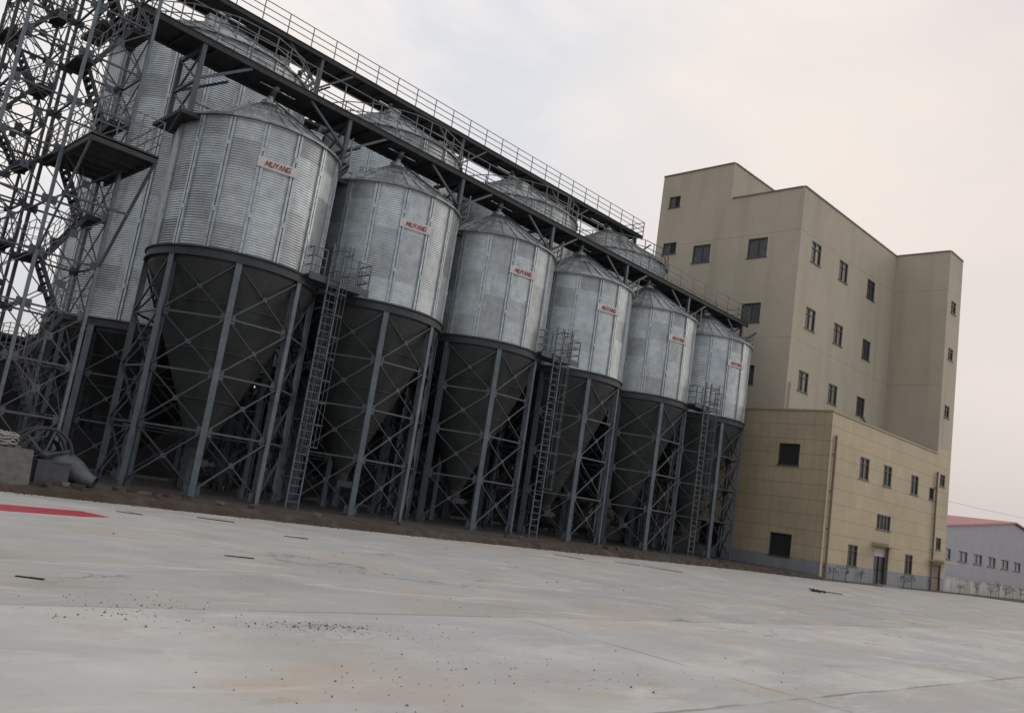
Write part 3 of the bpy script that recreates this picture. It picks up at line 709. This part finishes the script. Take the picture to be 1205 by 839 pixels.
m.face([(XB, YE, ZL), (XS, YE, ZL), (XS, YE, ZT), (XB, YE, ZT)]); m.face([(XB, YE, ZT), (70, YE, ZT), (70, YE, ZP), (XB, YE, ZP)])
m.face([(XE, YB+8, 0), (XE, YE, 0), (XE, YE, ZT-.1), (XE, YB+8, ZT-.1)])
m.face([(XS, YE, 0), (XE, YE, 0), (XE, YE, ZT-.1), (XS, YE, ZT-.1)])
m.build('tower_wall', 'beige_paint', bld)
m = MB(); m.face([(XB, YT, ZT-.25), (XE-.05, YT, ZT-.25), (XE-.05, YE, ZT-.25), (XB, YE, ZT-.25)]); m.face([(XB, YP, ZP-.2), (70, YP, ZP-.2), (70, YE, ZP-.2), (XB, YE, ZP-.2)]); m.build('roof', 'dado_grey', bld)
m = MB()
wallgrid(m, 'y', YB, XS, XE, 11.3, ZS, [h for h, _ in ST if h[2] > 11], 1)
m.face([(XS, YB, ZL), (XS, YT, ZL), (XS, YT, ZS), (XS, YB, ZS)]); m.face([(XE, YB, 0), (XE, YB+8, 0), (XE, YB+8, ZS), (XE, YB, ZS)]); m.face([(XS, YB+8, ZT-.3), (XE, YB+8, ZT-.3), (XE, YB+8, ZS), (XS, YB+8, ZS)]); m.face([(XS, YB, ZS-.2), (XE, YB, ZS-.2), (XE, YB+8, ZS-.2), (XS, YB+8, ZS-.2)])
m.build('stair_tower_wall', 'beige_paint', bld)
ZD = 1.1
m = MB()
clip = lambda hs, lo, hi: [(h[0], h[1], max(h[2], lo), min(h[3], hi)) for h in hs if h[3] > lo and h[2] < hi]
wallgrid(m, 'x', XL, YB, YE+2, ZD, ZL, clip([h for h, _ in LL], ZD, ZL), 1)
wallgrid(m, 'y', YB, XL, XS, ZD, ZL, clip([h for h, _ in LF]+[DOOR], ZD, ZL), 1)
wallgrid(m, 'y', YB, XS, XE, ZD, 11.3, clip([h for h, _ in ST]+[DOOR2], ZD, 11.3), 1)
m.build('tiled_wall', 'tan_tile', bld)
m = MB().face([(XL, YB, ZL-.05), (XS, YB, ZL-.05), (XS, YT, ZL-.05), (XL, YT, ZL-.05)]); m.face([(XL, YT, ZL-.05), (XB, YT, ZL-.05), (XB, YE+2, ZL-.05), (XL, YE+2, ZL-.05)]); m.build('annex_roof', 'dado_grey', bld)
m = MB()
wallgrid(m, 'x', XL-.02, YB-.02, YE+2, -.05, ZD, clip([h for h, _ in LL], -.05, ZD), 1, .18)
wallgrid(m, 'y', YB-.02, XL-.02, XE, -.05, ZD, clip([h for h, _ in LF]+[DOOR, DOOR2], -.05, ZD), 1, .18)
m.face([(XL-.02, YB-.02, ZD), (XE, YB-.02, ZD), (XE, YB, ZD), (XL-.02, YB, ZD)]); m.build('base_wall', 'dado_grey', bld)
for h, s_ in TL: window('x', XB, h, 1, s_)
for h, s_ in TF: window('y', YT, h, 1, s_)
for h, s_ in ST: window('y', YB, h, 1, s_)
for h, s_ in LL: window('x', XL, h, 1, s_)
for h, s_ in LF: window('y', YB, h, 1, s_)
# parapet caps
m = MB()
for a, b in (((XB, YT, ZT), (XS, YT, ZT)), ((XB, YT+.12, ZT), (XB, YP-.13, ZT)), ((XB, YP, ZP), (XB, YE, ZP)), ((XB+.12, YP, ZP), (70, YP, ZP)), ((XS, YB, ZS), (XS, YT-.1, ZS)), ((XS+.1, YB, ZS), (XE-.11, YB, ZS)), ((XE, YB, ZS), (XE, YB+8, ZS))): m.bar(a, b, .16, .09)
m.build('parapet_cap', 'brown_trim', bld)
m = MB(); m.bar((XL-.02, YB-.02, ZL+.03), (XS-.06, YB-.02, ZL+.03), .12, .1); m.bar((XL-.02, YB+.05, ZL+.03), (XL-.02, YE, ZL+.03), .12, .1); m.build('annex_coping', 'tan_tile', bld)
m = MB().box(XL-.05, XL+.22, YB-.05, YB, .0, ZL-.08); m.build('corner_trim', 'tan_tile', bld)
for (x, z1, y_) in ((53.98, 9.25, YB), (72.22, 9.3, YB)):
    m = MB().tube([(x, y_-.14, .1), (x, y_-.14, z1)], .085, 8)
    for z in (.8, 3.2, 5.6, 8.): m.box(x-.12, x+.12, y_-.14, y_+.002, z, z+.06)
    m.build('drainpipe', 'pipe_brown', bld)
m = MB().tube([(55.6, YT-.1, ZL+.1), (55.6, YT-.1, ZL+2.4)], .06, 8); m.build('vent_pipe', 'beige_paint', bld)
m = MB().tube([(67.7, YT-.15, 12.75), (68.1, YT-.5, 11.9), (68.8, YT-1.2, 10.8)], .09, 8); m.build('waste_pipe', 'pipe_brown', bld)
# entrance
u0, u1, v0, v1 = DOOR
dr = MB().box(u0+.1, u1-.1, YB+.12, YB+.17, v0, 2.02).build('door', 'glass_dark', bld)
MB().box(u0, u1, YB+.11, YB+.18, 2.02, v1).build('door_head_panel', 'sign_white', bld)
m = MB()
for x in (u0+.05, (u0+u1)/2, u1-.05): m.bar((x, YB+.08, v0), (x, YB+.08, 2.0), .07, .06)
m.build('door_frame', 'window_frame', dr); MB().tube([((u0+u1)/2+.12, YB+.04, .9), ((u0+u1)/2+.12, YB+.04, 1.25)], .02, 6).build('handle', 'rail_grey', dr)
MB().box(u0-.5, u1+.7, YB-1.15, YB, 2.72, 2.92).build('canopy', 'tan_tile', bld)
MB().box(u1+.02, u1+.16, YB-.12, YB, .1, 2.7).build('door_post', 'pipe_brown', bld)
MB().box(u0-.3, u1+.3, YB-.9, YB, 0, .12).build('door_step', 'dado_grey', bld)
u0, u1, v0, v1 = DOOR2
dr = MB().box(u0, u1, YB+.1, YB+.15, v0, v1).build('side_door', 'door_brown', bld)
m = MB(); m.bar((u0+.05, YB+.06, v0), (u0+.05, YB+.06, v1), .08, .06); m.bar((u1-.05, YB+.06, v0), (u1-.05, YB+.06, v1), .08, .06); m.box(u0+.2, u1-.2, YB+.06, YB+.1, 1.7, 1.85); m.build('door_frame', 'frame_maroon', dr)
MB().box(u0-.9, u1+.75, YB-1.1, YB, 2.3, 2.46).build('canopy', 'tan_tile', bld)

# ------------------------------------------------------------------ warehouse
wh = thing('warehouse', 'low blue-grey warehouse with red gable roof at the right edge', 'warehouse', (76.9, 26.2, 0))
X0w, XPk, X1w = 0, 19.5, 39.0; ze_, zp_ = 5.36, 7.32
WW = [((x-.3, x+2.0, 2.72, 3.6)) for x in (.3, 4.5, 8.45, 12.35, 16.35, 20.3, 24.3, 28.3, 32.3)]
m = MB(); wallgrid(m, 'y', 0, X0w, X1w, 0, ze_, WW, 1)
m.face([(X0w, 0, ze_), (X1w, 0, ze_), (XPk, 0, zp_)]); m.face([(X0w, 0, 0), (X0w, 30, 0), (X0w, 30, ze_), (X0w, 0, ze_)]); m.face([(X1w, 0, 0), (X1w, 30, 0), (X1w, 30, ze_), (X1w, 0, ze_)])
m.face([(X0w, 30, 0), (X1w, 30, 0), (X1w, 30, ze_), (XPk, 30, zp_), (X0w, 30, ze_)]); m.build('wall', 'blue_grey', wh)
m = MB(); sl = (zp_-ze_)/XPk
for sg in (1, -1):
    xe_ = XPk-sg*(XPk+.5); ze2 = zp_-sl*(XPk+.5)
    m.hexa([(xe_, -.25, ze2+.0), (XPk, -.25, zp_), (XPk, 30.3, zp_), (xe_, 30.3, ze2), (xe_, -.25, ze2+.13), (XPk, -.25, zp_+.13), (XPk, 30.3, zp_+.13), (xe_, 30.3, ze2+.13)])
m.build('roof', 'red_roof', wh)
for h in WW:
    window('y', 0, h, 1, 'wide', wh, frm='frame_maroon')
for wn in wh.children:
    if wn.name.startswith('window'):
        for p in wn.children: p.data.materials[0] = MAT['pane_pale']
MB().box(-.55, .12, -.35, -.003, 0, 5.25).build('corner_pillar', 'white_wall', wh)
m = MB(); x = 0
wl = thing('boundary_wall', 'low pale boundary wall in front of the blue-grey warehouse', 'wall', (76.0, 25.62, 0))
m = MB().box(0, 45, 0, .22, 0, 1.22)
m.build('wall_panel', 'white_wall', wl); MB().box(-.03, 45.03, -.04, .26, 1.22, 1.29).build('coping', 'white_wall', wl)

# ------------------------------------------------------------------ saplings
def sapling(x, y, h, label, seed, group):
    h *= .8; rr = random.Random(seed); root = thing('sapling', label, 'sapling', (x, y, .08), group); m = MB()
    m.tube([(0, 0, 0), (rr.uniform(-.05, .05), 0, h*.5), (rr.uniform(-.12, .12), 0, h)], [.022, .017, .008], 5)
    tips = []
    for i in range(7):
        z = h*rr.uniform(.35, .95); a = rr.uniform(0, 6.28); l = rr.uniform(.12, .32); t_ = (math.cos(a)*l, math.sin(a)*l, z+l*.7); m.tube([(0, 0, z), t_], [.009, .005], 4); tips.append(t_)
    m.build('trunk', 'twig', root); m = MB()
    for t_ in tips+[(0, 0, h)]:
        for k in range(8):
            p = Vector(t_)+Vector((rr.gauss(0, .08), rr.gauss(0, .08), rr.gauss(0, .08))); d = Vector((rr.uniform(-1, 1), rr.uniform(-1, 1), rr.uniform(-.6, .6))).normalized()*.06; e = d.cross(Vector((rr.uniform(-1, 1), rr.uniform(-1, 1), 1))).normalized()*.03
            m.face([p-d, p+e, p+d, p-e])
    m.build('crown', 'leaf', root)
G1 = 'saplings along the tan building foot'; G2 = 'saplings in front of the low pale wall'
for i, (x, hh, lb) in enumerate([(54.85, .9, 'small dark sapling nearest the tan building corner drainpipe'), (56.75, 1.1, 'leafy sapling just left of the ground floor window left of the entrance'), (59.1, .95, 'thin sapling between the left ground window and entrance door'), (66.5, .9, 'sapling right of the entrance under the canopy end'), (68.0, 1.05, 'sapling under the ground window right of the entrance')]):
    sapling(x, 25.08, hh, lb, i, G1)
for i, (x, hh) in enumerate([(78.2, .7), (82.3, 1.3), (84.4, 1.25), (86.6, 1.4), (88.6, 1.1), (90.8, 1.25), (93.2, 1.3), (95.6, 1.2), (98, 1.3), (100.6, 1.2)]):
    y = 25.0 if x < 84 else 24.5
    sapling(x, y, hh, ['lone short sapling by the side door end of the pale wall', 'second dark sapling in front of the pale wall', 'third sapling in front of the pale wall', 'fourth sapling, tallest in front of the pale wall', 'fifth sapling in front of the pale wall', 'sixth sapling in front of the pale wall', 'seventh sapling in front of the pale wall', 'eighth sapling in front of the pale wall', 'ninth sapling in front of the pale wall', 'rightmost sapling in front of the pale wall'][i], 20+i, G2)

# ------------------------------------------------------------------ clutter at the left
o = MB().hexa([(6.0, 26.75, .12), (7.72, 26.75, .12), (7.72, 27.7, .12), (6.0, 27.7, .12), (6.0, 26.82, 1.2), (7.66, 26.82, 1.2), (7.66, 27.65, 1.2), (6.0, 27.65, 1.2)])
o.box(6.35, 6.5, 26.95, 27.15, 1.2, 1.28).box(7.2, 7.35, 26.95, 27.15, 1.2, 1.28)
tag(o.build('concrete_block', 'concrete_block'), 'big rough concrete block on the dirt bank at left edge', 'block')
root = thing('rope_heap', 'tangled heap of pale rope piled on the concrete block', 'rope', (6.9, 27.2, 1.2)); rr = random.Random(9)
for k in range(14):
    pts = []; a0 = rr.uniform(0, 6.28); R0 = rr.uniform(.12, .34); cz = .04+k*.026
    for i in range(16): a = a0+i*.42; pts.append((R0*math.cos(a)*1.25+rr.uniform(-.05, .05), R0*math.sin(a)*.8+rr.uniform(-.04, .04), cz+rr.uniform(-.03, .05)))
    MB().tube(pts, .028, 6).build('rope_coil', 'sack', root, True)
root = thing('pulley_wheel', 'large dark spoked wheel leaning upright behind the concrete block', 'wheel', (8.25, 28.2, .3))
for yy in (-.3, .3):
    m = MB(); n = 28; pts = [(.78*math.cos(2*math.pi*i/n), yy, .8+.78*math.sin(2*math.pi*i/n)) for i in range(n+1)]; m.tube(pts, .05, 8, False)
    rim = m.build('rim', 'rubber', root, True); m = MB()
    for i in range(6): a = math.pi*i/3+.3; m.bar((0, yy, .8), (.76*math.cos(a), yy, .8+.76*math.sin(a)), .05)
    m.build('spokes', 'steel_grey', rim)
MB().tube([(0, -.42, .8), (0, .42, .8)], .14, 12).build('hub', 'steel_dark', root, True)
m = MB(); prof = [(.5, -.28), (.5, .28)]
for i in range(24):
    a, b = 2*math.pi*i/24, 2*math.pi*(i+1)/24; m.face([(.52*math.cos(a), -.28, .8+.52*math.sin(a)), (.52*math.cos(b), -.28, .8+.52*math.sin(b)), (.52*math.cos(b), .28, .8+.52*math.sin(b)), (.52*math.cos(a), .28, .8+.52*math.sin(a))])
m.build('drum', 'steel_dark', root, True)
root = thing('machine_box', 'flat-sided grey steel box on the dirt bank beside the duct', 'box', (8.5, 27.65, .3))
MB().box(-.52, .4, -.3, .35, 0, .62).build('body', 'grey_box', root); MB().box(-.55, .43, -.33, .38, .62, .66).build('lid', 'steel_grey', root)
root = thing('elbow_duct', 'bent grey steel duct lying with its open mouth towards the yard', 'duct', (9.0, 28.0, .3))
pts = [(-.55, .5, .35), (-.3, .3, .52), (0, .1, .55), (.25, -.05, .42), (.5, -.25, .24), (.72, -.42, .16)]
MB().tube(pts, [.42, .45, .43, .36, .26, .18], 20, False).build('body', 'duct', root, True)
m = MB().tube([(.68, -.39, .175), (.745, -.44, .155)], .205, 20, False); m.tube([(.68, -.39, .175), (.74, -.435, .157)], .165, 20, False); m.build('flange', 'duct', root)
MB().tube([(.60, -.33, .2), (.61, -.335, .198)], .15, 16).build('dark_mouth', 'opening_dark', root)
# red sheet on the yard
m = MB(); pts = [(-8, 22.6), (5.8, 21.95), (7.7, 22.2), (8.0, 21.25), (7.25, 20.75), (5.4, 20.35), (-8, 20.3)]
m.face([(x, y, .012) for x, y in pts])
for (a, b) in zip(pts, pts[1:]+pts[:1]): m.face([(*a, .002), (*b, .002), (*b, .012), (*a, .012)])
tag(m.build('red_sheet', 'red_sheet'), 'flat strip of red sheet lying on the concrete at left', 'sheet')

# dark slats and debris on the yard
def slat(x0, y0, x1, y1, w_, label, nm='timber_slat', g='dark slats lying on the yard'):
    a, b = Vector((x0, y0, .022)), Vector((x1, y1, .018)); w_ *= .62; a.z = b.z = .009; m = MB().bar(a, b, w_, .012, up=(0, 0, 1)); c_ = (a+b)/2; m.bar(c_+Vector((.0, -.01, .008)), b+Vector((0, -.02, .008)), w_*.5, .008)
    tag(m.build(nm, 'dark_wood'), label, 'slat', g)
slat(11.55, 24.15, 12.45, 23.65, .30, 'widest dark slat on the yard, in front of the first silo leg')
slat(12.32, 20.55, 12.9, 20.32, .17, 'small dark slat on the yard in front of the first caged ladder')
slat(7.9, 15.1, 8.4, 14.93, .10, 'thin dark slat in mid yard, nearer than the silo slats')
slat(3.4, 11.45, 3.66, 11.27, .07, 'short dark slat nearest the bottom left of the yard')
slat(26.5, 23.7, 27.2, 22.7, .13, 'long thin dark slat before the fourth front silo')
slat(29.9, 23.2, 30.6, 22.4, .13, 'dark slat before the fifth front silo, left of a pair')
slat(30.7, 22.3, 31.6, 20.9, .13, 'longer dark slat before the fifth front silo, right of a pair')
slat(8.95, 23.35, 9.5, 23.0, .10, 'faint dark slat beyond the red sheet')
root = thing('debris_clump', 'small black heap of scrap on the yard before the tan building', 'debris', (36.7, 17.3, 0)); rr = random.Random(4)
m = MB()
for i in range(16):
    x, y = rr.gauss(0, .2), rr.gauss(0, .12); m.bar((x, y, .03), (x+rr.uniform(-.3, .3), y+rr.uniform(-.25, .25), rr.uniform(.04, .11)), .06, .04)
m.build('scrap_pile', 'rubber', root); MB().bar((-.1, 0, .08), (1.1, -.5, .05), .035).build('stick', 'dark_wood', root)
# broken bricks on the bank
rr = random.Random(12)
for i in range(26):
    x = rr.choice([rr.uniform(7.5, 14), rr.uniform(9, 48)]); y = kerb_y(x)+rr.uniform(.35, 1.6); a = rr.uniform(0, 3.1)
    m = MB().bar((-.12, 0, .06), (.12, 0, .06), .12, .11); ob = m.build('broken_brick', 'brick' if rr.random() < .6 else 'concrete_block'); ob.location = (x, y, .28); ob.rotation_euler = (rr.uniform(-.2, .2), rr.uniform(-.15, .15), a); ob.scale = (rr.uniform(.8, 2.), rr.uniform(.8, 1.7), rr.uniform(.8, 1.3))
    tag(ob, 'loose brick or rubble lump on the dirt bank before the silos', 'rubble', 'loose rubble along the dirt bank')
# scattered gravel (uncountable)
m = MB(); rr = random.Random(21)
def peb(x, y, s):
    s *= .52 if y > 8 else .40
    s *= rnd.choice((.5, .7, 1, 1, 1.5))
    p = [(x+s*math.cos(t)*rr.uniform(.7, 1.2), y+s*math.sin(t)*rr.uniform(.6, 1.1), .001) for t in (0, 1.26, 2.5, 3.77, 5.0)]; i = len(m.v); m.v += p; q = [(a+(x-a)*.35, b+(y-b)*.35, s*rr.uniform(.7, 1.1)) for a, b, _ in p]; m.v += q
    for k in range(5): m.f.append((i+k, i+(k+1) % 5, i+5+(k+1) % 5, i+5+k))
    m.f.append(tuple(i+5+k for k in range(5)))
for (cx, cy, sx_, sy_, n, smin, smax) in ((4.35, 9.7, .5, .35, 190, .005, .02), (5.8, 8.7, .45, .14, 330, .006, .022), (6.6, 8.3, .9, .35, 200, .005, .016), (3.7, 9.1, .35, .2, 50, .008, .026), (5.6, 6.4, .7, .5, 60, .007, .03), (7.4, 6.7, .9, .5, 90, .006, .026), (9.3, 5.9, .8, .35, 70, .006, .02), (4.6, 6.0, .6, .4, 45, .007, .028), (11.3, 5.6, .8, .4, 50, .007, .02), (9.6, 10.5, 3, 2, 60, .008, .02), (8, 14, 5, 3, 40, .01, .03), (24, 17, 9, 4, 60, .012, .03)):
    for _ in range(n): peb(rr.gauss(cx, sx_), rr.gauss(cy, sy_), rr.uniform(smin, smax)*rr.choice((.6, .8, 1, 1.3)))
tag(m.build('gravel', 'stone'), 'scattered loose grit and gravel on the concrete yard', 'gravel', kind='stuff')
# rubble chips along the bank
m = MB(); rr = random.Random(33)
for _ in range(900):
    x = rr.uniform(4, 53); y = kerb_y(x)+rr.choice((rr.gauss(-.12, .12), rr.gauss(.5, .5))); s = rr.uniform(.015, .06); z = 0 if y < kerb_y(x)-.02 else .27
    p0 = len(m.v); peb(x, y, s)
    if z: m.v[p0:] = [(a, b, c_+z) for a, b, c_ in m.v[p0:]]
tag(m.build('rubble_chips', 'dirt'), 'small rubble chips strewn along the dirt bank edge', 'rubble', kind='stuff')
# overhead wire
m = MB(); pts = []
for i in range(25):
    t = i/24; a = Vector((100, 45, 11.2)); b = Vector((240, 45, 16.5)); p = a.lerp(b, t); p.z -= 4*t*(1-t)*1.1; pts.append(p)
root = thing('overhead_wire', 'thin dark overhead cable crossing the sky beyond the warehouse', 'cable'); m.tube(pts, .02, 5); m.build('cable', 'wire_black', root)
for q in (pts[0], pts[-1]): MB().tube([(q.x, q.y+.05, 0), (q.x, q.y+.05, q.z+.3)], .14, 8).build('pole', 'concrete_block', root)
